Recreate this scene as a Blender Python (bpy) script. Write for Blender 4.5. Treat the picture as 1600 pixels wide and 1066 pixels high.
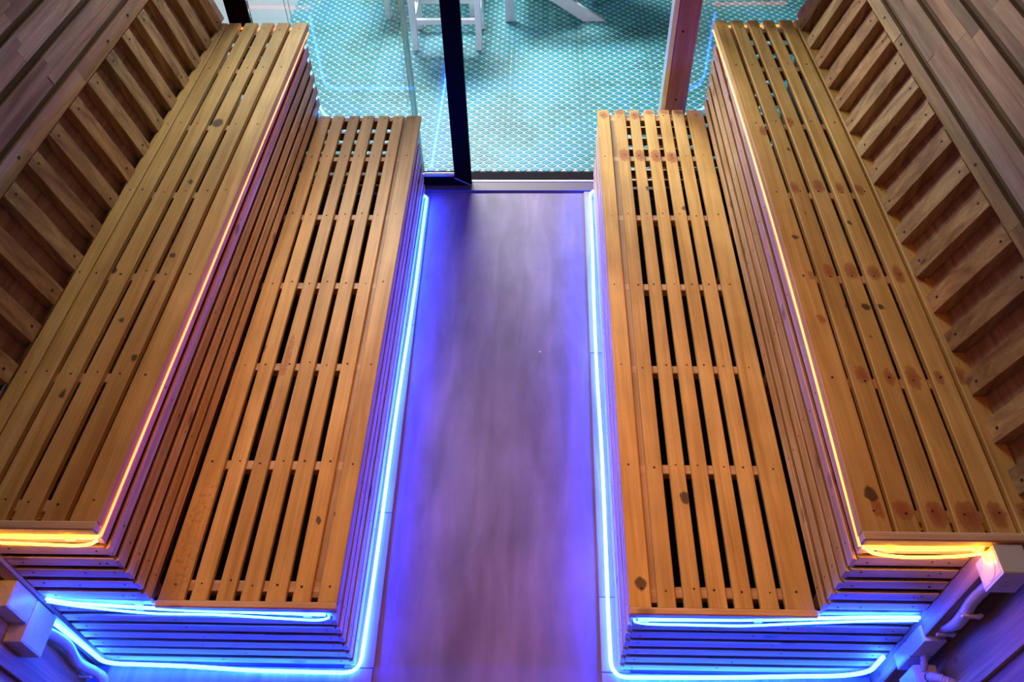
import bpy, bmesh, math, random
from mathutils import Vector, Matrix
random.seed(7)
S = bpy.context.scene
COL = S.collection
for o in list(bpy.data.objects):
    bpy.data.objects.remove(o)

# ------------------------------------------------------------------ camera
cd = bpy.data.cameras.new('camera'); cam = bpy.data.objects.new('camera', cd); COL.objects.link(cam)
R_ = Vector((0.99954144, 0.02423314, -0.01815678)); U_ = Vector((-0.00603406, 0.74699343, 0.66480403)); F_ = Vector((-0.02967328, 0.66438962, -0.74679711))
cam.matrix_world = Matrix(((R_.x, U_.x, -F_.x, 0.06644), (R_.y, U_.y, -F_.y, 0.0), (R_.z, U_.z, -F_.z, 2.552), (0, 0, 0, 1)))
cd.sensor_width = 36.0; cd.lens = 28.741; cd.clip_start = 0.02; cd.clip_end = 100
S.camera = cam

# ------------------------------------------------------------------ world, light, exposure
w = bpy.data.worlds.new('world'); S.world = w; w.use_nodes = True
w.node_tree.nodes['Background'].inputs[0].default_value = (0.75, 0.88, 1.0, 1)
w.node_tree.nodes['Background'].inputs[1].default_value = 0.05
S.view_settings.view_transform = 'Standard'; S.view_settings.look = 'None'
S.view_settings.gamma = 1; S.view_settings.use_curve_mapping = False
S.view_settings.exposure = 0.0

def area(name, loc, target, sx, sy, power, color, spread=math.pi):
    l = bpy.data.lights.new(name, 'AREA'); l.shape = 'RECTANGLE'; l.size = sx; l.size_y = sy
    l.energy = power; l.color = color; l.spread = spread
    o = bpy.data.objects.new(name, l); COL.objects.link(o); o.location = loc
    o.rotation_euler = (Vector(target) - Vector(loc)).to_track_quat('-Z', 'Y').to_euler()
    return o
area('patio_floodlight', (-0.8, 6.3, 3.3), (-0.2, 4.7, 0.0), 1.6, 1.0, 105, (0.95, 0.98, 1.0), math.radians(95))
area('patio_wall_lamp', (-0.80, 3.85, 1.55), (0.8, 2.7, 0.4), 0.25, 0.5, 23, (1.0, 0.96, 0.98))
area('ceiling_lamp', (0.0, 1.45, 2.68), (0.0, 1.4, 0.0), 0.6, 1.7, 6.8, (1.0, 0.27, 0.0), math.radians(78))

# ------------------------------------------------------------------ helpers
H1, H2 = 0.450, 0.873
YG = 3.40          # fixed glass
def tag(o, label=None, cat=None, group=None, kind=None):
    if label: o['label'] = label
    if cat: o['category'] = cat
    if group: o['group'] = group
    if kind: o['kind'] = kind
    return o
def thing(name, loc, label, cat, group=None):
    o = bpy.data.objects.new(name, None); COL.objects.link(o); o.location = loc
    o.empty_display_size = 0.05
    return tag(o, label, cat, group)
def wloc(o):
    v = Vector((0, 0, 0))
    while o: v += o.location; o = o.parent
    return v
def mobj(name, verts, faces, mat, parent=None, smooth=False, origin=None):
    """one mesh object; verts in world coordinates"""
    vs = [Vector(v) for v in verts]
    if origin is None:
        n = len(vs); origin = sum(vs, Vector()) / n
        origin = Vector((origin.x, origin.y, min(v.z for v in vs)))
    origin = Vector(origin)
    me = bpy.data.meshes.new(name); me.from_pydata([v - origin for v in vs], [], faces); me.update()
    mats = mat if isinstance(mat, (list, tuple)) else [mat]
    for m in mats: me.materials.append(m)
    if smooth: me.polygons.foreach_set('use_smooth', [True] * len(me.polygons))
    o = bpy.data.objects.new(name, me); COL.objects.link(o)
    if parent:
        o.parent = parent; o.location = origin - wloc(parent)
    else:
        o.location = origin
    return o
def hexa(c, ch=0.0):
    """8 corners (bottom 4 ccw, top 4 ccw) -> verts, faces"""
    return list(c), [(3, 2, 1, 0), (4, 5, 6, 7), (0, 1, 5, 4), (1, 2, 6, 5), (2, 3, 7, 6), (3, 0, 4, 7)]
def box_vf(x0, x1, y0, y1, z0, z1):
    return hexa([(x0, y0, z0), (x1, y0, z0), (x1, y1, z0), (x0, y1, z0), (x0, y0, z1), (x1, y0, z1), (x1, y1, z1), (x0, y1, z1)])
def bevel_vf(vf, w, seg=1):
    bm = bmesh.new(); vs = [bm.verts.new(v) for v in vf[0]]
    for f in vf[1]: bm.faces.new([vs[i] for i in f])
    bmesh.ops.bevel(bm, geom=list(bm.edges), offset=w, segments=seg, affect='EDGES', profile=0.6)
    bm.verts.index_update()
    out = ([v.co.copy() for v in bm.verts], [[v.index for v in f.verts] for f in bm.faces]); bm.free()
    return out
def join(*vfs):
    V, Fc = [], []
    for v, f in vfs:
        n = len(V); V += list(v); Fc += [[i + n for i in q] for q in f]
    return V, Fc
def box(name, x0, x1, y0, y1, z0, z1, mat, parent=None, bev=0.0015):
    vf = box_vf(x0, x1, y0, y1, z0, z1)
    if bev: vf = bevel_vf(vf, bev)
    return mobj(name, vf[0], vf[1], mat, parent)
def spline(pts, n=10):
    P = [Vector(p) for p in pts]; P = [2 * P[0] - P[1]] + P + [2 * P[-1] - P[-2]]; out = []
    for i in range(1, len(P) - 2):
        a, b, c, d = P[i - 1:i + 3]
        for k in range(n):
            t = k / n
            out.append(0.5 * ((2 * b) + (c - a) * t + (2 * a - 5 * b + 4 * c - d) * t * t + (3 * b - a - 3 * c + d) * t ** 3))
    out.append(P[-2]); return out
def fillet(pts, r=0.04, n=6):
    """polyline with rounded corners"""
    P = [Vector(p) for p in pts]; out = [P[0]]
    for i in range(1, len(P) - 1):
        a, b, c = P[i - 1], P[i], P[i + 1]
        d1 = (a - b); d2 = (c - b); rr = min(r, d1.length * .48, d2.length * .48)
        p0 = b + d1.normalized() * rr; p1 = b + d2.normalized() * rr
        for k in range(n + 1):
            t = k / n; out.append((1 - t) ** 2 * p0 + 2 * t * (1 - t) * b + t * t * p1)
    out.append(P[-1]); return out
def tube_vf(path, rad, seg=8, radf=None):
    P = [Vector(p) for p in path]; V, Fc = [], []
    up = Vector((0, 0, 1)); prev = None
    for i, p in enumerate(P):
        t = (P[min(i + 1, len(P) - 1)] - P[max(i - 1, 0)]).normalized()
        if prev is None:
            a = t.cross(up)
            if a.length < .2: a = t.cross(Vector((1, 0, 0)))
            a.normalize()
        else:
            a = (prev - t * prev.dot(t)).normalized()
        prev = a; b = t.cross(a)
        r = radf(i) if radf else rad
        for k in range(seg):
            an = 2 * math.pi * k / seg
            V.append(p + a * (r * math.cos(an)) + b * (r * math.sin(an)))
    for i in range(len(P) - 1):
        for k in range(seg):
            k2 = (k + 1) % seg
            Fc.append((i * seg + k, i * seg + k2, (i + 1) * seg + k2, (i + 1) * seg + k))
    Fc.append(tuple(range(seg - 1, -1, -1))); n = (len(P) - 1) * seg
    Fc.append(tuple(n + k for k in range(seg)))
    return V, Fc
def tube(name, path, rad, mat, parent=None, seg=8, radf=None):
    V, Fc = tube_vf(path, rad, seg, radf)
    return mobj(name, V, Fc, mat, parent, smooth=True)
def disc_vf(c, n, r, h, seg=10):
    """short cylinder, c centre of base, n axis"""
    n = Vector(n).normalized(); return tube_vf([Vector(c), Vector(c) + n * h], r, seg)

# ------------------------------------------------------------------ materials
def nt(name):
    m = bpy.data.materials.new(name); m.use_nodes = True
    t = m.node_tree; return m, t, t.nodes['Principled BSDF']
def N(t, typ, **kw):
    n = t.nodes.new(typ)
    for k, v in kw.items(): setattr(n, k, v)
    return n
def ramp(t, stops):
    r = N(t, 'ShaderNodeValToRGB'); e = r.color_ramp.elements
    while len(e) < len(stops): e.new(0.5)
    for i, (p, c) in enumerate(stops): e[i].position = p; e[i].color = (*c, 1)
    return r
def mixc(t, f, a, b, mode='MIX'):
    m = N(t, 'ShaderNodeMix', data_type='RGBA', blend_type=mode)
    for sock, v in ((m.inputs[0], f), (m.inputs[6], a), (m.inputs[7], b)):
        if hasattr(v, 'links'): t.links.new(v, sock)
        elif isinstance(v, (int, float)): sock.default_value = v
        else: sock.default_value = (*v, 1)
    return m.outputs[2]
def maths(t, op, a, b=None, c=None, clamp=False):
    m = N(t, 'ShaderNodeMath', operation=op, use_clamp=clamp)
    for i, v in enumerate((a, b, c)):
        if v is None: continue
        if hasattr(v, 'links'): t.links.new(v, m.inputs[i])
        else: m.inputs[i].default_value = v
    return m.outputs[0]
def wood(name, axis, c_dark, c_mid, c_light, rough=0.5, var=0.25, grain=1.0, marks=False, tint=None, knots=0.0, coat=0.0, bump=0.15):
    m, t, b = nt(name); L = t.links
    tc = N(t, 'ShaderNodeTexCoord'); oi = N(t, 'ShaderNodeObjectInfo')
    off = N(t, 'ShaderNodeVectorMath', operation='SCALE'); off.inputs[0].default_value = (37.1, 19.7, 53.3)
    L.new(oi.outputs['Random'], off.inputs['Scale'])
    add = N(t, 'ShaderNodeVectorMath', operation='ADD'); L.new(tc.outputs['Object'], add.inputs[0]); L.new(off.outputs[0], add.inputs[1])
    mp = N(t, 'ShaderNodeMapping'); L.new(add.outputs[0], mp.inputs[0])
    sc = {'x': (1.6, 26, 26), 'y': (26, 1.6, 26), 'z': (26, 26, 1.6)}[axis]
    mp.inputs['Scale'].default_value = tuple(s * grain for s in sc)
    n1 = N(t, 'ShaderNodeTexNoise'); n1.inputs['Scale'].default_value = 1.0; n1.inputs['Detail'].default_value = 4; n1.inputs['Distortion'].default_value = 0.9
    L.new(mp.outputs[0], n1.inputs['Vector'])
    mp2 = N(t, 'ShaderNodeMapping'); L.new(add.outputs[0], mp2.inputs[0])
    mp2.inputs['Scale'].default_value = tuple((s if s < 5 else s * 6) * grain for s in sc)
    n2 = N(t, 'ShaderNodeTexNoise'); n2.inputs['Scale'].default_value = 1.3; n2.inputs['Detail'].default_value = 2
    L.new(mp2.outputs[0], n2.inputs['Vector'])
    n3 = N(t, 'ShaderNodeTexNoise'); n3.inputs['Scale'].default_value = 6.0; n3.inputs['Detail'].default_value = 3
    L.new(add.outputs[0], n3.inputs['Vector'])
    r = ramp(t, [(0.30, c_dark), (0.5, c_mid), (0.68, c_light)]); L.new(n1.outputs['Fac'], r.inputs[0])
    fine = maths(t, 'MULTIPLY_ADD', n2.outputs['Fac'], 0.5, 0.75)
    col = mixc(t, 1.0, r.outputs[0], fine, 'MULTIPLY')
    blot = maths(t, 'MULTIPLY_ADD', n3.outputs['Fac'], 0.5, 0.76)
    col = mixc(t, 1.0, col, blot, 'MULTIPLY')
    rv = maths(t, 'MULTIPLY_ADD', oi.outputs['Random'], 2 * var, 1 - var)
    col = mixc(t, 1.0, col, rv, 'MULTIPLY')
    if tint:
        wn = N(t, 'ShaderNodeTexWhiteNoise', noise_dimensions='1D'); L.new(oi.outputs['Random'], wn.inputs['W'])
        f = maths(t, 'MULTIPLY', wn.outputs['Value'], 0.75)
        col = mixc(t, f, col, mixc(t, 1.0, col, tint, 'MULTIPLY'))
    if knots > 0:
        mk = N(t, 'ShaderNodeMapping'); L.new(add.outputs[0], mk.inputs[0])
        mk.inputs['Scale'].default_value = {'x': (5, 11, 11), 'y': (11, 5, 11), 'z': (11, 11, 5)}[axis]
        vo = N(t, 'ShaderNodeTexVoronoi'); vo.inputs['Scale'].default_value = 1.0; L.new(mk.outputs[0], vo.inputs['Vector'])
        k = maths(t, 'SUBTRACT', 1.0, maths(t, 'MULTIPLY', vo.outputs['Distance'], 1 / knots, clamp=True), clamp=True)
        k = maths(t, 'POWER', k, 0.6)
        col = mixc(t, maths(t, 'MULTIPLY', k, 0.85), col, (0.07, 0.03, 0.012))
    if marks:
        at = N(t, 'ShaderNodeAttribute', attribute_name='marks')
        sp = N(t, 'ShaderNodeSeparateColor'); L.new(at.outputs['Color'], sp.inputs[0])
        ng = N(t, 'ShaderNodeTexNoise'); ng.inputs['Scale'].default_value = 70; ng.inputs['Detail'].default_value = 3
        L.new(tc.outputs['Object'], ng.inputs['Vector'])
        f = maths(t, 'ADD', sp.outputs[0], maths(t, 'MULTIPLY_ADD', ng.outputs['Fac'], 0.5, -0.25))
        sr = ramp(t, [(0.30, (0, 0, 0)), (0.42, (.6, .6, .6)), (0.85, (1, 1, 1))]); L.new(f, sr.inputs[0])
        present = maths(t, 'GREATER_THAN', sp.outputs[0], 0.02)
        sf = maths(t, 'MULTIPLY', maths(t, 'MULTIPLY', sr.outputs[0], present), 0.85)
        col = mixc(t, sf, col, (0.36, 0.085, 0.03))
        kr = ramp(t, [(0.30, (0, 0, 0)), (0.45, (1, 1, 1))]); L.new(sp.outputs[1], kr.inputs[0])
        col = mixc(t, maths(t, 'MULTIPLY', kr.outputs[0], 0.85), col, (0.05, 0.022, 0.01))
    L.new(col, b.inputs['Base Color']); b.inputs['Roughness'].default_value = rough
    b.inputs['Specular IOR Level'].default_value = 0.35
    if coat: b.inputs['Coat Weight'].default_value = coat; b.inputs['Coat Roughness'].default_value = 0.3
    bp = N(t, 'ShaderNodeBump'); bp.inputs['Strength'].default_value = bump; bp.inputs['Distance'].default_value = 0.002
    L.new(n2.outputs['Fac'], bp.inputs['Height']); L.new(bp.outputs[0], b.inputs['Normal'])
    return m
PD, PM, PL = (0.53, 0.305, 0.075), (0.66, 0.41, 0.118), (0.74, 0.49, 0.165)
M = {}
M['pine_y'] = wood('pine_along_bench', 'y', PD, PM, PL, var=0.12, marks=True)
M['pine_y2'] = wood('pine_riser', 'y', PD, (0.68, 0.46, 0.26), (0.78, 0.57, 0.36), var=0.12, knots=0.16)
M['pine_x'] = wood('pine_across_bench', 'x', PD, (0.68, 0.46, 0.26), (0.78, 0.57, 0.36), var=0.12, knots=0.16)
M['frame_x'] = wood('pine_joist', 'x', (0.42, 0.27, 0.14), (0.56, 0.40, 0.24), (0.66, 0.50, 0.32), var=0.1)
M['frame_y'] = wood('pine_bearer', 'y', (0.30, 0.20, 0.10), (0.42, 0.29, 0.16), (0.5, 0.36, 0.22), var=0.1)
WD, WM, WL = (0.25, 0.15, 0.06), (0.42, 0.285, 0.12), (0.56, 0.41, 0.185)
RT = (1.0, 0.72, 0.58)
M['wall_y'] = wood('hardwood_horizontal', 'y', WD, WM, WL, rough=0.6, var=0.22, tint=RT)
M['wall_z'] = wood('hardwood_vertical', 'z', WD, WM, WL, rough=0.6, var=0.15, tint=RT, knots=0.10)
M['wall_back'] = wood('plywood_backing', 'y', (0.27, 0.165, 0.10), (0.38, 0.25, 0.155), (0.46, 0.32, 0.21), rough=0.7, var=0.05)
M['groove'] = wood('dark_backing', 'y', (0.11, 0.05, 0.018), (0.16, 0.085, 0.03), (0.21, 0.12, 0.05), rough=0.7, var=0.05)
M['base'] = wood('floor_trim_board', 'y', (0.24, 0.19, 0.18), (0.31, 0.25, 0.23), (0.38, 0.31, 0.28), rough=0.55, var=0.08)
M['post'] = wood('reddish_post', 'z', (0.28, 0.12, 0.085), (0.36, 0.17, 0.125), (0.42, 0.22, 0.17), var=0.05)

def plain(name, col, rough=0.5, metal=0.0, spec=0.5):
    m, t, b = nt(name); b.inputs['Base Color'].default_value = (*col, 1); b.inputs['Roughness'].default_value = rough
    b.inputs['Metallic'].default_value = metal; b.inputs['Specular IOR Level'].default_value = spec
    n = N(t, 'ShaderNodeTexNoise'); n.inputs['Scale'].default_value = 40; tc = N(t, 'ShaderNodeTexCoord'); t.links.new(tc.outputs['Object'], n.inputs['Vector'])
    f = maths(t, 'MULTIPLY_ADD', n.outputs['Fac'], 0.16, 0.92)
    t.links.new(mixc(t, 1.0, col, f, 'MULTIPLY'), b.inputs['Base Color'])
    return m
M['nail'] = plain('nail_hole', (0.03, 0.015, 0.008), 0.7)
M['black'] = plain('black_aluminium', (0.0012, 0.0012, 0.0015), 0.45, 0.0, 0.03)
M['alu'] = plain('brushed_aluminium', (0.7, 0.7, 0.72), 0.35, 0.7)
M['grime'] = plain('dirty_concrete', (0.010, 0.007, 0.012), 0.8, 0, 0.1)
M['sill'] = plain('dark_stained_sill', (0.10, 0.07, 0.10), 0.5)
M['dark'] = plain('painted_bench_shade', (0.012, 0.010, 0.012), 0.9, 0, 0.1)  # near-black colour standing in for shade under the benches
M['plastic'] = plain('grey_white_plastic', (0.72, 0.71, 0.68), 0.32)
M['hole'] = plain('dark_hole', (0.01, 0.01, 0.012), 0.8)
M['white'] = plain('white_paint', (0.86, 0.87, 0.87), 0.45)
M['offwhite'] = plain('white_render', (0.9, 0.9, 0.9), 0.7)
M['ceiling'] = plain('ceiling_board', (0.16, 0.10, 0.06), 0.8)
M['silicone'] = plain('silicone_edge', (0.55, 0.72, 0.70), 0.3)
M['silicone'].node_tree.nodes['Principled BSDF'].inputs['Transmission Weight'].default_value = 0.8
M['clear'] = plain('milky_clip', (0.9, 0.9, 0.9), 0.3)
M['clear'].node_tree.nodes['Principled BSDF'].inputs['Transmission Weight'].default_value = 0.85
# floor: worn plywood with streaks and dust
m, t, b = nt('worn_floor_board'); L = t.links
tc = N(t, 'ShaderNodeTexCoord'); mp = N(t, 'ShaderNodeMapping'); mp.inputs['Scale'].default_value = (10, 1.8, 5); L.new(tc.outputs['Object'], mp.inputs[0])
n1 = N(t, 'ShaderNodeTexNoise'); n1.inputs['Scale'].default_value = 1.2; n1.inputs['Detail'].default_value = 5; n1.inputs['Distortion'].default_value = 0.5; L.new(mp.outputs[0], n1.inputs['Vector'])
n2 = N(t, 'ShaderNodeTexNoise'); n2.inputs['Scale'].default_value = 4.5; n2.inputs['Detail'].default_value = 5; L.new(tc.outputs['Object'], n2.inputs['Vector'])
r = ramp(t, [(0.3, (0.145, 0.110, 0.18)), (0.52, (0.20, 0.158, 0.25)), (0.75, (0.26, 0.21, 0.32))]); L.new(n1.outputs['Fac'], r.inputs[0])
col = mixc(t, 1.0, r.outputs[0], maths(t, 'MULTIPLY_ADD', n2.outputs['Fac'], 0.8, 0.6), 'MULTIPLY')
vo = N(t, 'ShaderNodeTexVoronoi'); vo.inputs['Scale'].default_value = 2.6; L.new(tc.outputs['Object'], vo.inputs['Vector'])
sp = maths(t, 'LESS_THAN', vo.outputs['Distance'], 0.018)
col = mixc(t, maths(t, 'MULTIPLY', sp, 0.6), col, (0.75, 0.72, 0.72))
L.new(col, b.inputs['Base Color']); b.inputs['Roughness'].default_value = 0.5; b.inputs['Specular IOR Level'].default_value = 0.35
M['floor'] = m
# matting
def teal(name, c1, c2, c3):
    m, t, b = nt(name); L = t.links
    g = N(t, 'ShaderNodeNewGeometry'); n = N(t, 'ShaderNodeTexNoise'); n.inputs['Scale'].default_value = 2.2; n.inputs['Detail'].default_value = 2
    L.new(g.outputs['Position'], n.inputs['Vector'])
    n2 = N(t, 'ShaderNodeTexNoise'); n2.inputs['Scale'].default_value = 17; L.new(g.outputs['Position'], n2.inputs['Vector'])
    f = maths(t, 'ADD', n.outputs['Fac'], maths(t, 'MULTIPLY_ADD', n2.outputs['Fac'], 0.5, -0.25))
    r = ramp(t, [(0.32, c1), (0.5, c2), (0.68, c3)]); L.new(f, r.inputs[0])
    L.new(r.outputs[0], b.inputs['Base Color']); b.inputs['Roughness'].default_value = 0.45
    return m
M['teal'] = teal('teal_scales', (0.006, 0.14, 0.16), (0.012, 0.215, 0.245), (0.014, 0.225, 0.33))
M['net'] = teal('pale_net', (0.50, 0.66, 0.66), (0.62, 0.78, 0.80), (0.60, 0.78, 0.84))
M['seam'] = plain('pale_floor_seam', (0.60, 0.60, 0.56), 0.7)
# glass
m = bpy.data.materials.new('clear_glass'); m.use_nodes = True; t = m.node_tree; t.nodes.clear()
out = N(t, 'ShaderNodeOutputMaterial'); mx = N(t, 'ShaderNodeMixShader'); tr = N(t, 'ShaderNodeBsdfTransparent'); gl = N(t, 'ShaderNodeBsdfGlossy'); fr = N(t, 'ShaderNodeFresnel')
tr.inputs[0].default_value = (0.97, 0.985, 0.98, 1); gl.inputs['Roughness'].default_value = 0.0; fr.inputs[0].default_value = 1.5
t.links.new(fr.outputs[0], mx.inputs[0]); t.links.new(tr.outputs[0], mx.inputs[1]); t.links.new(gl.outputs[0], mx.inputs[2]); t.links.new(mx.outputs[0], out.inputs[0])
M['glass'] = m
def neon(name, col, strength):
    m, t, b = nt(name); b.inputs['Base Color'].default_value = (0.8, 0.8, 0.8, 1)
    b.inputs['Emission Color'].default_value = (*col, 1); b.inputs['Emission Strength'].default_value = strength
    return m
M['blue'] = neon('blue_neon', (0.0038, 0.034, 1.0), 170)
M['bluedim'] = neon('blue_neon_thin', (0.005, 0.05, 1.0), 110)
M['orange'] = neon('orange_neon', (1.0, 0.115, 0.0), 6.5)
M['amber'] = neon('amber_neon', (1.0, 0.42, 0.010), 20)
M['blue_far'] = neon('blue_neon_far', (0.03, 0.17, 1.0), 20)
M['gold'] = neon('gold_neon', (1.0, 0.17, 0.0), 6.5)

# ------------------------------------------------------------------ room shell
YF = 3.30; YB = -0.6
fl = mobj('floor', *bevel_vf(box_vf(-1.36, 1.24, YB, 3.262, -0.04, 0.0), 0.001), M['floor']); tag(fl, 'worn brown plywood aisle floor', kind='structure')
box('bench_shade_sheet', -1.30, -.55, .94, 3.24, .0006, .003, M['dark'], fl, 0); box('bench_shade_sheet', .37, 1.16, .94, 3.24, .0006, .003, M['dark'], fl, 0)  # added dark sheets: painted shade seen through the seat gaps
ce = box('ceiling', -2.2, 2.1, YB, 3.46, 2.74, 2.80, M['ceiling']); tag(ce, kind='structure')
bw = box('wall_back', -2.2, 2.1, YB - .06, YB, -0.04, 2.74, M['wall_back']); tag(bw, kind='structure')

def lean_wall(side):
    """side -1 left, +1 right: sloping backrest wall of battens below horizontal planks, vertical panels below the bench"""
    name = 'wall_left' if side < 0 else 'wall_right'
    if side < 0:
        s = Vector((-0.27, 0, 0.963)); basex = lambda y: -1.298 - (2.822 - y) * 0.033
        rail = (0.270, 0.322); first = 0.342; pitch = 0.097; y0b = 3.107 + 0.1455
    else:
        s = Vector((0.357, 0, 0.934)); basex = lambda y: 1.163 + (2.806 - y) * 0.0195
        rail = (0.258, 0.297); first = 0.317; pitch = 0.0975; y0b = 3.093 + 0.1458
    s.normalize(); n = Vector((-side * s.z, 0, side * s.x)); n = n if n.x * side < 0 else -n   # into the room
    def P(y, tt, d):      # d proud of batten front plane
        return Vector((basex(y), y, 0.903)) + s * tt + n * d
    def slab(nm, ya, yb, t0, t1, d0, d1, mat, par, bev=0.0015):
        c = [P(ya, t0, d0), P(yb, t0, d0), P(yb, t0, d1), P(ya, t0, d1), P(ya, t1, d0), P(yb, t1, d0), P(yb, t1, d1), P(ya, t1, d1)]
        vf = hexa(c)
        bm = bmesh.new(); vs = [bm.verts.new(v) for v in vf[0]]
        for f in vf[1]: bm.faces.new([vs[i] for i in f])
        bmesh.ops.recalc_face_normals(bm, faces=bm.faces)
        if bev: bmesh.ops.bevel(bm, geom=list(bm.edges), offset=bev, segments=1, affect='EDGES')
        bm.verts.index_update(); V = [v.co.copy() for v in bm.verts]; Fc = [[v.index for v in f.verts] for f in bm.faces]; bm.free()
        return mobj(nm, V, Fc, mat, par)
    YE = 3.385
    wall = slab(name, YB, YE, -0.045, 0.30, -0.055, -0.034, M['wall_back'], None, 0)
    tag(wall, kind='structure')
    slab('backing_board', YB, YE, 0.30, 1.93, -0.055, -0.018, M['groove'], wall, 0)
    nails = []
    # battens
    for k in range(0, 17):
        y = y0b - 0.1455 * k
        if y + .034 > YE: continue
        slab('batten', y - 0.033 + random.uniform(-.003, .003), y + 0.033, -0.030, rail[0] - 0.004, -0.0335, 0.0, M['wall_z'], wall)
        for tt in (0.0 + random.uniform(-.006, .006), rail[0] - 0.028):
            nails.append(disc_vf(P(y + random.uniform(-.008, .008), tt, -0.001), n, 0.0045, 0.0016, 8))
    rr = random.Random(5 + side)
    def run(t0, t1, d, segmin, segmax):
        y = YE
        while y > YB:
            l = rr.uniform(segmin, segmax); ya = max(YB, y - l)
            slab('plank', ya + 0.0002, y - 0.0002, t0, t1, -0.0175, d + rr.uniform(-.0015, .0015), M['wall_y'], wall, 0.0005)
            y = ya
    run(rail[0], rail[1], 0.001, 0.35, 0.9)
    for y in (2.74, 2.56, 1.9): nails.append(disc_vf(P(y, (rail[0] + rail[1]) / 2, 0.001), n, 0.005, 0.0016, 8))
    tt = first; k = 0
    while tt < 1.85:
        wdt = pitch - 0.0225; a = 0.42 if k % 2 == 0 else 0.55
        run(tt, tt + wdt * a - 0.0002, 0.000, 0.3, 0.85)
        run(tt + wdt * a + 0.0002, tt + wdt, 0.0015, 0.3, 0.85)
        tt += pitch; k += 1
    V, Fc = join(*nails); o = mobj('nail_heads', V, Fc, M['nail'], wall); tag(o, kind='stuff')
    # vertical panels under the bench level (seen at the near end)
    xw = -1.305 if side < 0 else 1.172
    x0, x1 = (xw - 0.03, xw) if side < 0 else (xw, xw + 0.03)
    y = YE
    while y > YB:
        ya = max(YB, y - 0.31)
        if ya < 0.92:
            box('panel', x0, x1, ya + .002, y - .002, -0.02, 0.852, M['wall_z'], wall)
        else:
            xo = side * 0.035
            box('panel', x0 + xo, x1 + xo, ya + .002, y - .002, -0.02, 0.845, M['wall_z'], wall)
        y = ya
    e = -side
    xa = xw + e * 0.012
    box('cover_strip', min(xw, xa), max(xw, xa), 0.735, 0.775, 0.0, 0.85, M['wall_z'], wall)
    return wall
wall_l = lean_wall(-1); wall_r = lean_wall(1)

# ------------------------------------------------------------------ benches
def lerp(a, b, s): return a + (b - a) * s
STAINS = {  # world x, y, radius along x, along y ; red burn marks on the right bench
 'up': [(.964, 2.548, .016, .03), (.864, 2.493, .014, .03), (.987, 2.18, .018, .035), (.906, 2.173, .014, .03), (1.053, 2.17, .013, .03), (1.113, 2.163, .016, .03),
        (.993, 1.779, .02, .035), (1.056, 1.772, .02, .03), (.927, 1.779, .015, .03), (1.125, 1.764, .015, .04), (.873, 1.76, .012, .02), (1.182, 1.753, .016, .025), (.861, 1.584, .012, .02),
        (.922, 1.382, .018, .03), (.991, 1.374, .014, .03), (1.052, 1.372, .018, .04), (1.119, 1.375, .012, .025), (1.178, 1.38, .018, .03),
        (.856, .985, .013, .03), (.912, .98, .024, .025), (.985, .97, .022, .035), (1.057, .965, .03, .04), (1.122, .971, .02, .035), (1.19, .975, .02, .03)],
 'lo': [(.366, 3.25, .02, .03), (.44, 3.28, .022, .03), (.508, 3.245, .02, .03), (.575, 3.27, .022, .02), (.642, 3.275, .022, .02), (.706, 3.27, .022, .02),
        (.441, 2.946, .026, .045), (.51, 2.941, .026, .04), (.575, 2.937, .024, .045), (.642, 2.927, .024, .04)]}
KNOTS = {('r', 'up'): [(.849, 1.022, .016), (.997, 1.63, .012), (1.037, 1.635, .010), (.945, 1.64, .009), (.86, 1.93, .009), (.9, 2.90, .008), (.985, 2.90, .008), (.93, 2.38, .007), (1.03, 2.42, .007), (.978, 1.51, .008), (1.04, 2.0, .007), (.915, 2.05, .007)],
         ('r', 'lo'): [(.354, .991, .016), (.505, 1.26, .016), (.52, 2.712, .011), (.657, 2.589, .012), (.55, 1.96, .006), (.6, 2.2, .006)],
         ('l', 'up'): [(-1.21, 1.77, .012), (-1.18, 1.3, .011), (-1.03, 1.42, .011), (-1.05, 1.84, .009), (-1.115, 1.57, .009), (-1.1, 2.55, .02), (-1.2, 2.35, .008), (-1.02, 2.1, .008), (-1.1, 2.2, .009)],
         ('l', 'lo'): [(-.87, 1.83, .011), (-.52, 1.2, .008), (-.56, 1.17, .008), (-.74, 2.3, .007), (-.6, 1.6, .007)]}
EXTRA = {('l', 'lo'): [(-.78, 1.80, .012, .09, .45), (-.795, 1.735, .018, .03, .45), (-.795, 1.578, .009, .02, .4), (-.905, 1.12, .035, .16, .30)]}

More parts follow.
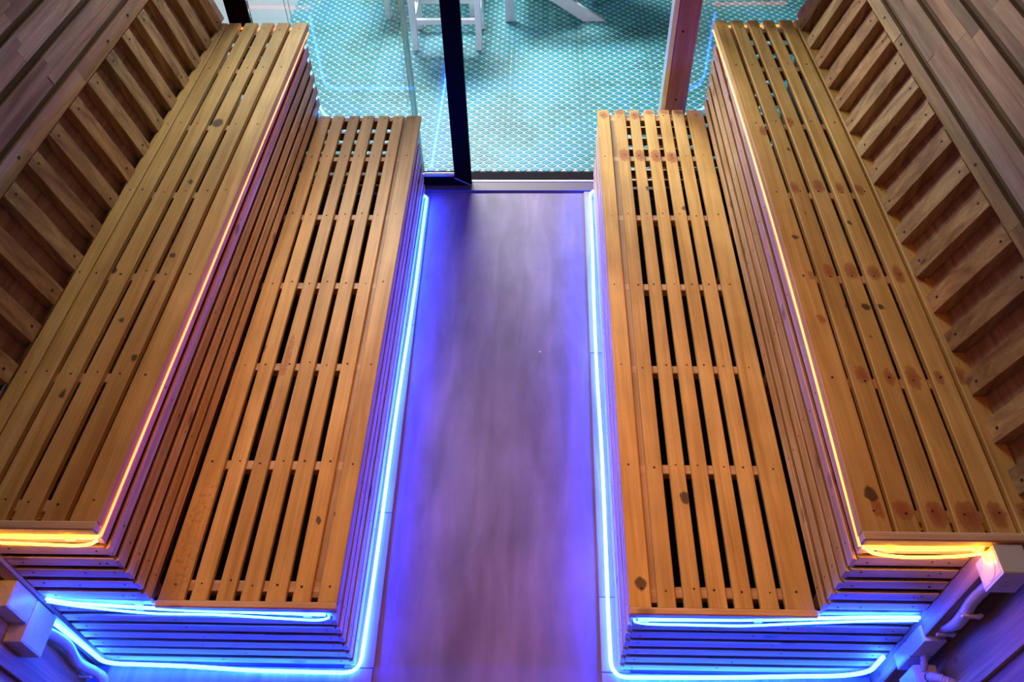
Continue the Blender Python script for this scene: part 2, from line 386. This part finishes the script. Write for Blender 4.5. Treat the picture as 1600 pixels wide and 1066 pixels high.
def slat(name, xn0, xn1, xf0, xf1, yn, yf, z0, z1, mat, parent, bow=0.0, side=None, tier=None, rings=104, slope=0):
    """a board running along y with its own chamfers; marks stored per vertex"""
    C = 0.0022
    V, Fc, MK = [], [], []
    NI = 5
    for i in range(rings + 1):
        s = i / rings; y = lerp(yn, yf, s)
        b = bow * 4 * s * (1 - s)
        a = lerp(xn0, xf0, s) + b; c = lerp(xn1, xf1, s) + b
        prof = [(a, z0), (c, z0), (c, z1 - C)]
        prof += [(lerp(c - C, a + C, k / NI), z1) for k in range(NI + 1)]
        prof += [(a, z1 - C)]
        if slope: prof = [(x_, z_ - (0.010 * ((x_ - a) / (c - a) if slope > 0 else (c - x_) / (c - a)) if z_ > z0 + .006 else 0)) for x_, z_ in prof]  # shade put into the shape: top edge tilts inward, darkening the gaps
        n = len(prof)
        for x, z in prof:
            V.append((x, y, z)); st = kn = 0.0
            if z > z1 - .5 * C and side:
                if side == 'r':
                    for sx, sy, rx, ry in STAINS[tier]:
                        if abs(y - sy) < ry * 1.6:
                            st = max(st, 1 - .62 * math.hypot((x - sx) / rx, (y - sy) / ry))
                for q in EXTRA.get((side, tier), []):
                    if abs(y - q[1]) < q[3] * 1.7: st = max(st, min(q[4], 1 - .62 * math.hypot((x - q[0]) / q[2], (y - q[1]) / q[3])))
                for kx, ky, kr in KNOTS.get((side, tier), []):
                    if abs(y - ky) < kr * 3: kn = max(kn, 1 - .6 * math.hypot((x - kx) / kr, (y - ky) / (kr * 1.25)))
            MK.append((max(0, st), max(0, kn), 0, 1))
    for i in range(rings):
        for k in range(n):
            k2 = (k + 1) % n
            Fc.append((i * n + k, (i + 1) * n + k, (i + 1) * n + k2, i * n + k2))
    Fc.append(tuple(range(n))); Fc.append(tuple(rings * n + k for k in range(n - 1, -1, -1)))
    o = mobj(name, V, Fc, mat, parent)
    if side:
        at = o.data.color_attributes.new('marks', 'FLOAT_COLOR', 'POINT')
        at.data.foreach_set('color', [c for q in MK for c in q])
    return o

JOISTS = [0.975 + 0.393 * k for k in range(6)] + [3.245]
def make_bench(side):
    L = side == 'l'; sg = -1 if L else 1
    YN = 0.925; YE_lo = 3.247 if L else 3.290; YE_up = 3.297
    if L:
        lo_n = [(-.955, -.885), (-.868, -.821), (-.797, -.750), (-.731, -.679), (-.662, -.608), (-.589, -.540), (-.519, -.466)]
        lo_f = [(-.936, -.882), (-.872, -.819), (-.796, -.749), (-.734, -.681), (-.661, -.613), (-.593, -.546), (-.531, -.466)]
        up_f = [(-1.292, -1.256), (-1.251, -1.199), (-1.181, -1.126), (-1.107, -1.057), (-1.041, -.989), (-.972, -.912)]
        up_n = [(-1.345, -1.297), (-1.292, -1.240), (-1.226, -1.172), (-1.155, -1.104), (-1.084, -1.031), (-1.018, -.949)]
        rlo_n, rlo_f, rup_n, rup_f = -.482, -.488, -.959, -.934
        wx = -1.252
        root = thing('sauna_bench', (-.9, 2.1, 0), 'two-tier slatted pine bench left of the aisle, darker and with few red marks', 'bench')
    else:
        lo_n = [(.318, .378), (.395, .444), (.465, .513), (.531, .580), (.599, .648), (.667, .716), (.733, .808)]
        lo_f = [(.339, .393), (.418, .466), (.485, .529), (.551, .599), (.619, .666), (.680, .730), (.747, .818)]
        up_f = [(.801, .854), (.872, .920), (.939, .984), (1.007, 1.050), (1.074, 1.124), (1.134, 1.176)]
        up_n = [(.803, .874), (.883, .938), (.951, 1.007), (1.021, 1.080), (1.094, 1.150), (1.161, 1.215)]
        rlo_n, rlo_f, rup_n, rup_f = .322, .343, .813, .820
        wx = 1.082
        root = thing('sauna_bench', (.75, 2.1, 0), 'two-tier slatted pine bench right of the aisle, with red burn marks around its nails', 'bench')
    T = 0.016
    bow = 0.0 if L else 0.016
    for (a, c), (a2, c2) in zip(lo_n, lo_f):
        slat('seat_slat', a, c, a2, c2, YN, YE_lo, H1 - T, H1, M['pine_y'], root, 0, side, 'lo')
    for i, ((a, c), (a2, c2)) in enumerate(zip(up_n, up_f)):
        edge = (i == 5) if L else (i == 0)
        slat('seat_slat', a, c, a2, c2, YN, YE_up, H2 - (0.028 if edge else 0.018), H2, M['pine_y'], root, bow, side, 'up')
    # nails in rows over the joists
    nails = []
    for tier, n_, f_, z, ye, bw_ in (('lo', lo_n, lo_f, H1, YE_lo, 0), ('up', up_n, up_f, H2, YE_up, bow)):
        for y in JOISTS:
            s = (y - YN) / (ye - YN)
            for (a, c), (a2, c2) in zip(n_, f_):
                x = lerp((a + c) / 2, (a2 + c2) / 2, s) + bw_ * 4 * s * (1 - s) + random.uniform(-.007, .007)
                yy = min(y + random.uniform(-.008, .008), ye - .02)
                nails.append(disc_vf((x, yy, z - .001), (0, 0, 1), random.uniform(.0026, .0042), .0014, 7))
    # joists and bearers
    for y in JOISTS:
        a, b = sorted((rlo_n + sg * 0.03, rup_n - sg * .002))
        box('crossbar', a, b, y - .016, y + .016, H1 - T - .032, H1 - T - .0005, M['frame_x'], root)
        a, b = sorted((rup_n + sg * 0.075, -1.285 if L else 1.165))
        box('crossbar', a, b, y - .016, y + .016, H2 - .055, H2 - .0185, M['frame_x'], root)
    def bearer(xn, xf, z0, z1, wdt, ye):
        slat('bearer', xn - wdt / 2, xn + wdt / 2, xf - wdt / 2, xf + wdt / 2, YN + .02, ye - .02, z0, z1, M['frame_y'], root, 0, None, None, 1)
    if L: bearer(-.530, -.541, H1 - .06, H1 - T - .0006, .036, YE_lo)
    else: bearer(.386, .405, H1 - .06, H1 - T - .0006, .036, YE_lo)
    bearer(rup_n + sg * .05, rup_f + sg * .05, H2 - .075, H2 - .0285, .04, YE_up)
    # uprights inside
    for y in (0.97, 1.75, 2.54, 3.2):
        for xx, zt in ((lerp(rlo_n, rlo_f, (y - .925) / 2.37) + sg * .037, H1 - .065), (lerp(rup_n, rup_f, (y - .925) / 2.37) + sg * .037, H2 - .078)):
            box('upright', xx - .016, xx + .016, y - .02, y + .02, 0.001, zt, M['frame_y'], root)
    # aisle risers (boards along y)
    TH = 0.013
    def risers(xn, xf, ye, zs, yn=0.912):
        for z0, z1 in zs:
            j = random.uniform(-.0012, .0012)
            a = (xn + j, xn + j + sg * TH); b = (xf + j, xf + j + sg * TH)
            slat('riser_slat', min(a), max(a), min(b), max(b), yn, ye, z0, z1, M['pine_y2'], root, 0, None, None, 4, sg)
            nn = (-sg, 0, 0)
            for y in JOISTS:
                s = (y - yn) / (ye - yn); x = lerp(xn, xf, s) + j
                nails.append(disc_vf((x + sg * .001, y + random.uniform(-.012, .012), (z0 + z1) / 2 + random.uniform(-.01, .01)), nn, .003, .0015, 7))
    GAP = 0.0205
    zl = [(0.428 - 0.0605 * (k + 1) + GAP, 0.428 - 0.0605 * k) for k in range(7)]
    zu = [(0.832 - 0.0627 * (k + 1) + GAP, 0.832 - 0.0627 * k) for k in range(6)]
    risers(rlo_n, rlo_f, YE_lo - .003, zl)
    risers(rup_n, rup_f, YE_up - .003, zu)
    # dark boards lining the inside of the slatted faces
    for xn, xf, ye, z0, z1 in ((rlo_n, rlo_f, YE_lo - .02, .002, H1 - .065), (rup_n, rup_f, YE_up - .02, .43, H2 - .08)):
        e0, e1 = sg * (TH + .0015), sg * (TH + .0055)
        slat('lining_board', min(xn + e0, xn + e1), max(xn + e0, xn + e1), min(xf + e0, xf + e1), max(xf + e0, xf + e1), .931, ye, z0, z1, M['groove'], root, 0, None, None, 1)
    a, b = sorted((rlo_n + sg * .02, wx)); box('lining_board', a, b, .9275, .9315, .002, .427, M['groove'], root, 0)
    a, b = sorted((rup_n + sg * .02, wx)); box('lining_board', a, b, .9275, .9315, .458, .80, M['groove'], root, 0)
    # fascia strips under the overhangs where the tubes sit
    slat('fascia', min(rup_n + sg * .004, rup_n + sg * TH), max(rup_n + sg * .004, rup_n + sg * TH), min(rup_f + sg * .004, rup_f + sg * TH), max(rup_f + sg * .004, rup_f + sg * TH), .912, YE_up - .003, .833, H2 - .0285, M['pine_y2'], root, 0, None, None, 2)
    # near and far end slats (boards along x)
    def ends(y0, xin, zs, fin):
        a, b = sorted((xin + sg * (TH + .0008), wx if fin else (-1.28 if L else 1.16)))
        for z0, z1 in zs:
            j = random.uniform(-.001, .001)
            vf = box_vf(a, b, y0 + j, y0 + TH + j, z0, z1); vf = ([(x_, y_, z_ - (.010 if fin and i_ in (6, 7) else 0)) for i_, (x_, y_, z_) in enumerate(vf[0])], vf[1])  # near-end slats get the same inward tilt to darken their gaps
            mobj('end_slat', *bevel_vf(vf, .0012), M['pine_x'], root)
            if fin:
                for x in (xin + sg * .04, (a + b) / 2 + random.uniform(-.1, .1), wx - sg * .04):
                    nails.append(disc_vf((x, y0 + .001 + j, (z0 + z1) / 2 + random.uniform(-.008, .008)), (0, -1, 0), .003, .0016, 7))
    ends(0.914, rlo_n, zl, True); ends(0.914, rup_n, zu, True)
    a, b = sorted((rlo_n + sg * TH, wx)); box('fascia', a, b, .918, .93, .4285, H1 - T - .0005, M['pine_x'], root)
    a, b = sorted((rup_n + sg * TH, wx)); box('fascia', a, b, .918, .93, .4285, .457, M['pine_x'], root); box('fascia', a, b, .918, .93, .8325, H2 - T - .0005, M['pine_x'], root)
    ends(YE_lo - TH - .004, rlo_f, [q for q in zl], False); ends(YE_up - TH - .004, rup_f, zu, False)
    # nosing strips along the near end of each seat
    a, b = sorted(((lo_n[-1][1] if L else lo_n[0][0]), rup_n)); box('nosing', a, b, .904, .9245, H1 - .024, H1 + .002, M['pine_x'], root, .003)
    a, b = sorted(((up_n[-1][1] if L else up_n[0][0]), -1.30 if L else 1.168)); box('nosing', a, b, .902, .9245, H2 - .026, H2 + .003, M['pine_x'], root, .003)
    V, Fc = join(*nails); o = mobj('nail_heads', V, Fc, M['nail'], root); tag(o, kind='stuff')
    # corner cleat between end slats and wall
    a, b = sorted((wx + sg * .003, wx + sg * (.045 if L else .05)))
    box('corner_cleat', a, b, .868 if not L else .905, .934, 0.0, .83, M['wall_z'], root)
    return root
bench_l = make_bench('l'); bench_r = make_bench('r')

# ------------------------------------------------------------------ floor trim boards
bl = box('baseboard_left', -.545, -.462, .905, 3.23, 0.0002, .009, M['base']); 
# splay to match the slightly tapering aisle
def splay(o, dn, df):
    me = o.data; ys = [v.co.y for v in me.vertices]; y0, y1 = min(ys), max(ys)
    for v in me.vertices: v.co.x += lerp(dn, df, (v.co.y - y0) / (y1 - y0))
def plank_run(par, x0, x1, dn, df, ya, yb, cuts):
    ys = [ya] + cuts + [yb]
    for i in range(len(ys) - 1):
        o = box('trim_board', x0, x1, ys[i] + .001, ys[i + 1] - .001, 0.0005, .010 + random.uniform(-.0008, .0008), M['base'], par)
        s0 = (ys[i] - ya) / (yb - ya); s1 = (ys[i + 1] - ya) / (yb - ya)
        splay(o, lerp(dn, df, s0), lerp(dn, df, s1))
COL.objects.unlink(bl); bpy.data.objects.remove(bl)
bl = box('baseboard_left', -1.25, -.43, .80, .908, .0004, .010, M['base']); tag(bl, kind='structure')
plank_run(bl, -.52, -.428, 0.0, -.037, .9095, 3.225, [1.45, 2.35])
br = box('baseboard_right', .272, 1.08, .80, .908, .0004, .010, M['base']); tag(br, kind='structure')
plank_run(br, .272, .36, 0.0, .026, .9095, 3.258, [1.15, 2.2])

# ------------------------------------------------------------------ door, windows, sill
sill = box('trim_1', -1.30, 1.24, 3.263, 3.330, -0.03, 0.012, M['sill']); tag(sill, kind='structure')
tr2 = box('trim_2', -.262, .66, 3.331, 3.343, -0.03, 0.016, M['alu']); tag(tr2, kind='structure')
gr = box('trim_3', -.262, 1.24, 3.344, 3.437, -0.05, -0.004, M['grime']); tag(gr, kind='structure')
TOP = 2.70
door = box('door_1', -.345, -.262, 3.300, 3.338, 0.014, TOP, M['black'], None, .002)
tag(door, 'black framed glass sliding door leaf', kind='structure')
me = door.data
# mitred bottom rail, glazing bead, glass
box('bottom_rail', -1.22, -.346, 3.300, 3.338, 0.014, .060, M['black'], door)
box('glazing_bead', -1.22, -.346, 3.308, 3.326, .0605, .074, M['alu'], door)
box('top_rail', -1.22, -.346, 3.300, 3.338, TOP - .06, TOP, M['black'], door)
box('glass_pane', -.535, -.346, 3.312, 3.320, .075, TOP - .061, M['glass'], door, 0)
V, Fc = hexa([(-.346, 3.2988, .059), (-.343, 3.2988, .062), (-.262, 3.2988, .0165), (-.265, 3.2988, .0145), (-.346, 3.2999, .059), (-.343, 3.2999, .062), (-.262, 3.2999, .0165), (-.265, 3.2999, .0145)])
mobj('mitre_seam', V, Fc, M['alu'], door)
win = box('window_1', -1.285, -1.192, 3.385, 3.425, 0.0, TOP, M['black'], None, .003); tag(win, 'left fixed glazing with black post', kind='structure')
box('glass_pane', -1.19, -.505, 3.398, 3.406, 0.0, TOP, M['glass'], win, 0)
for x in (-.532, -.512): box('edge_seal', x - .0035, x + .0035, 3.40, 3.409, 0.0, TOP, M['silicone'], win)
box('edge_seal', -.5275, -.517, 3.4095, 3.412, 0.0, TOP, M['silicone'], win, 0)
for x in (-1.030, -1.012): box('edge_seal', x - .0022, x + .0022, 3.4065, 3.410, 0.0, TOP, M['silicone'], win)
box('bottom_rail', -1.19, -.345, 3.385, 3.425, -.02, .012, M['grime'], win)
win2 = box('window_2', .762, 1.30, 3.395, 3.425, -0.03, .03, M['black'], None, .003); tag(win2, 'right fixed glazing behind the bench', kind='structure')
box('glass_pane', .757, 1.35, 3.402, 3.410, .03, TOP, M['glass'], win2, 0)
post = thing('timber_post', (.70, 3.39, 0), 'reddish timber post at the glass behind the right bench', 'post')
box('shaft', .661, .753, 3.345, 3.437, 0.0, TOP, M['post'], post, .004)
box('edge_strip', .638, .660, 3.350, 3.42, 0.0, TOP, M['alu'], post)
nl = [disc_vf((.70 + random.uniform(-.02, .02), 3.346, z), (0, -1, 0), .006, .002, 9) for z in (.47, .80, 1.2, 1.6)]
V, Fc = join(*nl); tag(mobj('nail_heads', V, Fc, M['nail'], post), kind='stuff')
hd = box('trim_4', -1.9, 2.0, 3.30, 3.44, TOP + .001, TOP + .039, M['black']); tag(hd, kind='structure')

# ------------------------------------------------------------------ neon tubes
G_B = 'blue neon tubes'; G_O = 'orange neon tubes'
def clips(par, pts, ax):
    for p in pts:
        x, y, z = p
        if ax == 'x': box('clip', x - .011, x + .011, y - .0062, y + .004, z - .011, z + .010, M['clear'], par)
        else: box('clip', x - .009, x + .004, y - .011, y + .011, z - .011, z + .010, M['clear'], par)
def wob(path, a, seed):
    r = random.Random(seed); ph = [r.uniform(0, 6.28) for _ in range(4)]
    out = []; d = 0
    for i, p in enumerate(path):
        if i: d += (Vector(p) - Vector(path[i - 1])).length
        out.append(Vector(p) + Vector((a * math.sin(d * 5 + ph[0]), 0.4 * a * math.sin(d * 7 + ph[1]), .6 * a * math.sin(d * 6 + ph[2]))))
    return out
def dense(path, step=0.06):
    P = [Vector(p) for p in path]; out = [P[0]]
    for i in range(1, len(P)):
        n = max(1, int((P[i] - P[i - 1]).length / step))
        for k in range(1, n + 1): out.append(P[i - 1].lerp(P[i], k / n))
    return out
RB = 0.0062
# left floor tube: from the grey box down, along the near end, round the corner, along the aisle
p = fillet([(-1.275, .897, .36), (-1.252, .896, .06), (-1.215, .895, .045), (-.99, .895, .036), (-.80, .893, .020), (-.467, .889, .024), (-.468, 2.0, .030), (-.472, 3.185, .030), (-.490, 3.20, .030)], .05)
o = tube('neon_tube', wob(dense(p), .0025, 1), RB, M['blue']); tag(o, 'blue neon tube along the floor at the foot of the left bench', 'neon light', G_B)
p = fillet([(1.052, .893, .215), (1.050, .893, .095), (.985, .893, .058), (.70, .893, .034), (.302, .890, .026), (.309, 2.0, .030), (.325, 3.215, .030), (.343, 3.235, .030)], .05)
o = tube('neon_tube', wob(dense(p), .0025, 2), RB, M['blue']); tag(o, 'blue neon tube along the floor at the foot of the right bench', 'neon light', G_B)
# ledge tubes along the near end under the lower seats (a tight double run)
p = fillet([(-1.238, .905, .490), (-1.19, .9035, .467), (-.90, .906, .431), (-.50, .906, .411)], .03)
o = tube('neon_tube', wob(dense(p), .0012, 3), .0048, M['blue']); tag(o, 'blue neon tube under the near edge of the left lower seat, upper strand', 'neon light', G_B); clips(o, [(-1.0, .906, .444), (-.55, .906, .4125)], 'x')
p = spline([(-1.238, .902, .478), (-1.15, .900, .452), (-.97, .898, .421), (-.80, .899, .417), (-.62, .899, .398), (-.53, .899, .391), (-.497, .902, .398), (-.492, .905, .409)], 8)
o = tube('neon_tube', p, .0032, M['bluedim']); tag(o, 'thin blue neon strand sagging below the left lower seat', 'neon light', G_B)
p = fillet([(1.072, .905, .456), (.95, .905, .452), (.62, .905, .425), (.345, .905, .416)], .03)
o = tube('neon_tube', wob(dense(p), .0012, 4), .0048, M['blue']); tag(o, 'blue neon tube under the near edge of the right lower seat, upper strand', 'neon light', G_B); clips(o, [(.66, .905, .4275), (.36, .905, .417)], 'x')
p = spline([(1.072, .902, .445), (.92, .899, .440), (.75, .898, .420), (.62, .898, .402), (.45, .898, .402), (.37, .899, .402), (.338, .902, .408), (.333, .905, .418)], 8)
o = tube('neon_tube', p, .0032, M['bluedim']); tag(o, 'thin blue neon strand sagging below the right lower seat', 'neon light', G_B)
# orange tubes under the upper seats: thin run along the aisle lip, brighter amber pair at the near end
def neon_run(path, r, mat, label, group, a, seed, cl=(), sub=()):
    o = tube('neon_tube', wob(dense(path), a, seed), r, mat); tag(o, label, 'neon light', group); clips(o, cl, 'x'); return o
neon_run(fillet([(-.9475, .906, .8395), (-.9145, 3.28, .8395)], .02), .0029, M['orange'], 'orange neon line under the lip of the left upper seat along the aisle', G_O, .0006, 5)
neon_run(fillet([(-1.235, .900, .842), (-.965, .902, .840), (-.957, .905, .8395)], .01), .0050, M['amber'], 'amber neon tube under the near edge of the left upper seat, upper strand', G_O, .0008, 15, [(-1.02, .902, .841)])
neon_run(fillet([(-.945, 3.304, .841), (-1.27, 3.306, .845)], .02), .0042, M['orange'], 'orange neon tube behind the far end of the left upper seat', G_O, .0008, 25)
p = spline([(-1.235, .892, .828), (-1.12, .893, .820), (-1.02, .893, .815), (-.98, .894, .820), (-.958, .897, .832)], 8)
o = tube('neon_tube', p, .0034, M['amber']); tag(o, 'thin amber neon strand sagging at the near end of the left upper seat', 'neon light', G_O)
neon_run(spline([(.8045, .906, .8395), (.8135, 1.5, .8395), (.8195, 2.1, .8395), (.8125, 2.7, .8395), (.8025, 3.28, .8395)], 8), .0030, M['gold'], 'golden neon line under the lip of the right upper seat along the aisle', G_O, .0006, 6)
neon_run(fillet([(1.073, .868, .843), (1.072, .888, .847), (1.055, .901, .847), (.95, .902, .838), (.820, .902, .841), (.811, .905, .8395)], .01), .0050, M['amber'], 'amber neon tube under the near edge of the right upper seat, upper strand', G_O, .0008, 16, [(.87, .902, .8405), (1.065, .902, .846)])
neon_run(fillet([(.835, 3.304, .841), (1.15, 3.306, .845)], .02), .0042, M['orange'], 'orange neon tube behind the far end of the right upper seat', G_O, .0008, 26)
p = spline([(1.085, .895, .836), (1.03, .893, .822), (.93, .892, .815), (.87, .893, .820), (.835, .895, .828), (.818, .899, .840)], 8)
o = tube('neon_tube', p, .0034, M['amber']); tag(o, 'thin amber neon strand sagging at the near end of the right upper seat', 'neon light', G_O)
# far end tubes facing the glass
p = fillet([(-.53, 3.272, .418), (-.905, 3.275, .418), (-.952, 3.316, .46), (-.952, 3.318, .81)], .05)
o = tube('neon_tube', wob(dense(p), .002, 8), .005, M['blue_far']); tag(o, 'blue neon tube at the far end of the left bench, facing the glass', 'neon light', G_B)
p = fillet([(.78, 3.306, .428), (.825, 3.308, .44), (.848, 3.316, .50), (.848, 3.316, .80)], .05)
o = tube('neon_tube', wob(dense(p), .002, 9), .005, M['blue_far']); tag(o, 'blue neon tube at the far end of the right bench, facing the glass', 'neon light', G_B)

# ------------------------------------------------------------------ junction boxes and conduits
def jbox(x0, x1, y0, y1, z0, z1, label, lidaxis, discs=(), seam=None, holes=()):
    r = thing('junction_box', ((x0 + x1) / 2, (y0 + y1) / 2, z0), label, 'junction box')
    vf = bevel_vf(box_vf(x0, x1, y0, y1, z0, z1), .004, 2); hs = mobj('housing', *vf, M['plastic'], r)
    xl = x1 - .0003 if lidaxis == 'right' else x0 - .0007
    box('lid', xl, xl + .001, y0 + .006, y1 - .006, z0 + .006, z1 - .006, M['plastic'], r, 0)
    for c, n, rad in discs:
        ring = []
        n = Vector(n).normalized(); u = n.cross(Vector((.3, .9, .2))).normalized(); v = n.cross(u)
        path = [Vector(c) + u * rad * math.cos(a * math.pi / 12) + v * rad * math.sin(a * math.pi / 12) for a in range(25)]
        tube('knockout', path, .0012, M['plastic'], hs, 6)
    for c, n, rad in holes:
        V, Fc = disc_vf(Vector(c), n, rad, .0012, 14); mobj('grommet', V, Fc, M['hole'], hs)
    if seam: 
        for q in seam: box('lid_seam', *q, M['hole'], hs, 0)
    return r
jbox(-1.322, -1.257, .790, .902, .372, .485, 'grey plastic junction box low on the left wall, the wider lower one of two', 'right',
     discs=[((-1.292, .828, .4856), (0, 0, 1), .014), ((-1.257, .85, .43), (1, 0, 0), .024)])
jbox(-1.322, -1.260, .836, .905, .4865, .600, 'grey plastic junction box stacked on the wider box at the left wall', 'right', discs=[((-1.292, .87, .6006), (0, 0, 1), .02)],
     seam=[(-1.3222, -1.2598, .8358, .9052, .497, .4985)])
jbox(1.081, 1.140, .856, .900, .215, .425, 'grey double junction box on the right wall beside the blue tube', 'left',
     discs=[((1.11, .8555, .245), (0, -1, 0), .013), ((1.122, .8555, .30), (0, -1, 0), .010)], seam=[(1.0806, 1.1404, .8556, .9004, .318, .3195)], holes=[((1.116, .884, .4251), (0, 0, 1), .0155)])
jbox(1.084, 1.150, .828, .898, .775, .872, 'junction box glowing amber at the near end of the right upper seat', 'left', discs=[((1.0838, .863, .825), (-1, 0, 0), .026), ((1.11, .8278, .82), (0, -1, 0), .012)])
jbox(1.090, 1.150, .770, .842, .185, .300, 'small elbow box with a ribbed hose below the grey double box', 'left', holes=[((1.125, .805, .3001), (0, 0, 1), .0155)])
def ribbed(name, pts, r, label, clippos=(), amp=.0017, par=None):
    path = dense(spline(pts, 14), .0022)
    root = thing(name, pts[0], label, 'conduit')
    tube('hose', path, r, M['plastic'], root, 10, lambda i: r + amp * (1 if i % 3 == 0 else -.6))
    for (x, y, z, dx) in clippos:
        vf = join(bevel_vf(box_vf(x - .020, x + .020, y - .004, y + .004, z - .007, z + .007), .002), bevel_vf(box_vf(x + dx - .006, x + dx + .006, y - .004, y + .004, z - .010, z + .010), .002))
        mobj('saddle_clip', *vf, M['plastic'], root)
    return root
ribbed('corrugated_conduit', [(1.116, .865, .778), (1.113, .862, .73), (1.112, .862, .66), (1.116, .856, .60), (1.120, .858, .53), (1.117, .878, .465), (1.117, .884, .427)], .0135,
       'pale corrugated conduit snaking between the amber box and the grey box at right', [(1.118, .842, .615, .022), (1.122, .862, .455, .022)])
ribbed('corrugated_conduit', [(1.125, .806, .302), (1.130, .797, .325), (1.150, .785, .335), (1.176, .778, .325), (1.20, .772, .318)], .0125,
       'thick ribbed grey hose leaving the small elbow box into the right wall', amp=.0024)
ribbed('corrugated_conduit', [(1.115, .83, .300), (1.113, .853, .33), (1.113, .862, .345)], .0085, 'short ribbed grey stub between the two grey boxes at right')
ribbed('corrugated_conduit', [(-1.285, .862, .374), (-1.282, .874, .324), (-1.278, .878, .232), (-1.284, .866, .136), (-1.268, .868, .055), (-1.248, .858, .03), (-1.246, .84, .016)], .0145,
       'pale conduit curving from the left grey boxes down to the floor', [(-1.288, .85, .06, -.018), (-1.270, .838, .02, -.012)], amp=.0006)

# ------------------------------------------------------------------ patio outside
pf = box('patio_floor', -4.0, 4.0, 3.438, 10.0, -0.06, -0.006, M['seam'], None, 0); tag(pf, 'pale patio floor outside the glass under teal scale matting', kind='structure')
def mat_mesh(w_, h_):
    V, Fc, MI = [], [], []
    g = .0011
    v, f = box_vf(-w_ / 2 + g, w_ / 2 - g, -h_ / 2 + g, h_ / 2 - g, 0, .004); V += v; Fc += f; MI += [0] * 6
    px = w_ / 7.5 if False else w_ / 7; py = h_ / 14
    for r in range(14):
        y = -h_ / 2 + (r + .5) * py
        off = 0 if r % 2 else px / 2
        n = 7 if r % 2 == 0 else 8
        for c in range(n):
            x = -w_ / 2 + c * px + off
            a, b = px * .49, py * .74
            pts = [(-a, 0), (-a * .55, -b * .58), (0, -b), (a * .55, -b * .58), (a, 0), (a * .55, b * .58), (0, b), (-a * .55, b * .58)]
            pts = [(min(max(x + p0, -w_ / 2 + g), w_ / 2 - g), y + p1) for p0, p1 in pts]
            i0 = len(V)
            V += [(p0, p1, .0042) for p0, p1 in pts] + [(lerp(x, p0, .90) if abs(x) < w_ / 2 - .01 else p0, lerp(y, p1, .86), .0062) for p0, p1 in pts]
            for k in range(8):
                k2 = (k + 1) % 8; Fc.append((i0 + k, i0 + k2, i0 + 8 + k2, i0 + 8 + k)); MI.append(1)
            Fc.append(tuple(i0 + 8 + k for k in range(8))); MI.append(1)
    me = bpy.data.meshes.new('mat_sheet'); me.from_pydata(V, [], Fc); me.materials.append(M['net']); me.materials.append(M['teal'])
    me.polygons.foreach_set('material_index', MI); me.update(); return me
W_, Hh = .415, .416
mm = mat_mesh(W_, Hh)
for i in range(-5, 6):
    for j in range(0, 7):
        o = bpy.data.objects.new('mat_sheet', mm); COL.objects.link(o); o.parent = pf
        wp = Vector((-.095 + W_ * (i + .5), 3.440 + Hh * (j + .5), -0.0055)); o.location = wp - pf.location
wp_ = box('wall_patio', -1.75, -1.545, 3.9, 9.5, -0.05, 3.2, M['offwhite']); tag(wp_, kind='structure')

# white stool
st = thing('stool', (-.48, 4.87, 0), 'white metal bar stool standing on the teal matting outside the door', 'stool')
for x in (-.682, -.292):
    for y in (4.665, 4.93):
        box('leg', x - .018, x + .018, y - .018, y + .018, .001, .66, M['white'], st)
for y in (4.665, 4.93): box('stretcher', -.663, -.311, y - .013, y + .013, .165, .195, M['white'], st)
for x in (-.682, -.292): box('stretcher', x - .012, x + .012, 4.684, 4.911, .165, .195, M['white'], st)
box('seat', -.715, -.26, 4.63, 4.97, .661, .69, M['white'], st)
def adirondack(loc, rot, label):
    r = thing('garden_chair', loc, label, 'chair')
    vs = []
    for sx in (-1, 1):
        x = sx * .27
        box('front_leg', x - .014 + loc[0], x + .014 + loc[0], loc[1] - .30, loc[1] - .24, .001, .52, M['white'], r)
        a = [(x - .014, -.26, .30), (x + .014, -.26, .30), (x + .014, -.26, .38), (x - .014, -.26, .38)]
        bq = [(x - .014, .20, .001), (x + .014, .20, .001), (x + .014, .34, .001), (x - .014, .34, .001)]
        c = [Vector(q) + Vector(loc) for q in (a[0], a[1], bq[1], bq[0], a[3], a[2], bq[2], bq[3])]
        bm = bmesh.new(); v_ = [bm.verts.new(q) for q in c]
        for f in hexa(c)[1]: bm.faces.new([v_[i] for i in f])
        bmesh.ops.recalc_face_normals(bm, faces=bm.faces); bm.verts.index_update()
        mobj('rear_leg', [q.co.copy() for q in bm.verts], [[q.index for q in f.verts] for f in bm.faces], M['white'], r); bm.free()
        box('arm', x - .06 + loc[0], x + .06 + loc[0], loc[1] - .34, loc[1] + .36, .521, .541, M['white'], r)
    for k in range(5):
        y = -.26 + k * .09; z = .372 - k * .045
        box('seat_slat', loc[0] - .30, loc[0] + .30, loc[1] + y - .038, loc[1] + y + .038, z + .012, z + .030, M['white'], r)
    for k in range(5):
        x = loc[0] - .20 + k * .10; V, Fc = hexa([(x - .045, loc[1] + .16, .20), (x + .045, loc[1] + .16, .20), (x + .045, loc[1] + .18, .20), (x - .045, loc[1] + .18, .20), (x - .045, loc[1] + .46, 1.0), (x + .045, loc[1] + .46, 1.0), (x + .045, loc[1] + .48, 1.0), (x - .045, loc[1] + .48, 1.0)])
        mobj('back_slat', V, Fc, M['white'], r)
    r.rotation_euler = (0, 0, rot)
    return r
# rear leg pointing to +x : rotate so that local +y -> +x ; front leg foot lands near (-.11, 4.985)
adirondack((.155, 5.29, 0), -math.pi / 2, 'white wooden garden chair outside, seen side-on right of the stool')
adirondack((-.63, 5.345, 0), 0.0, 'white wooden garden chair outside behind the stool, left legs showing')
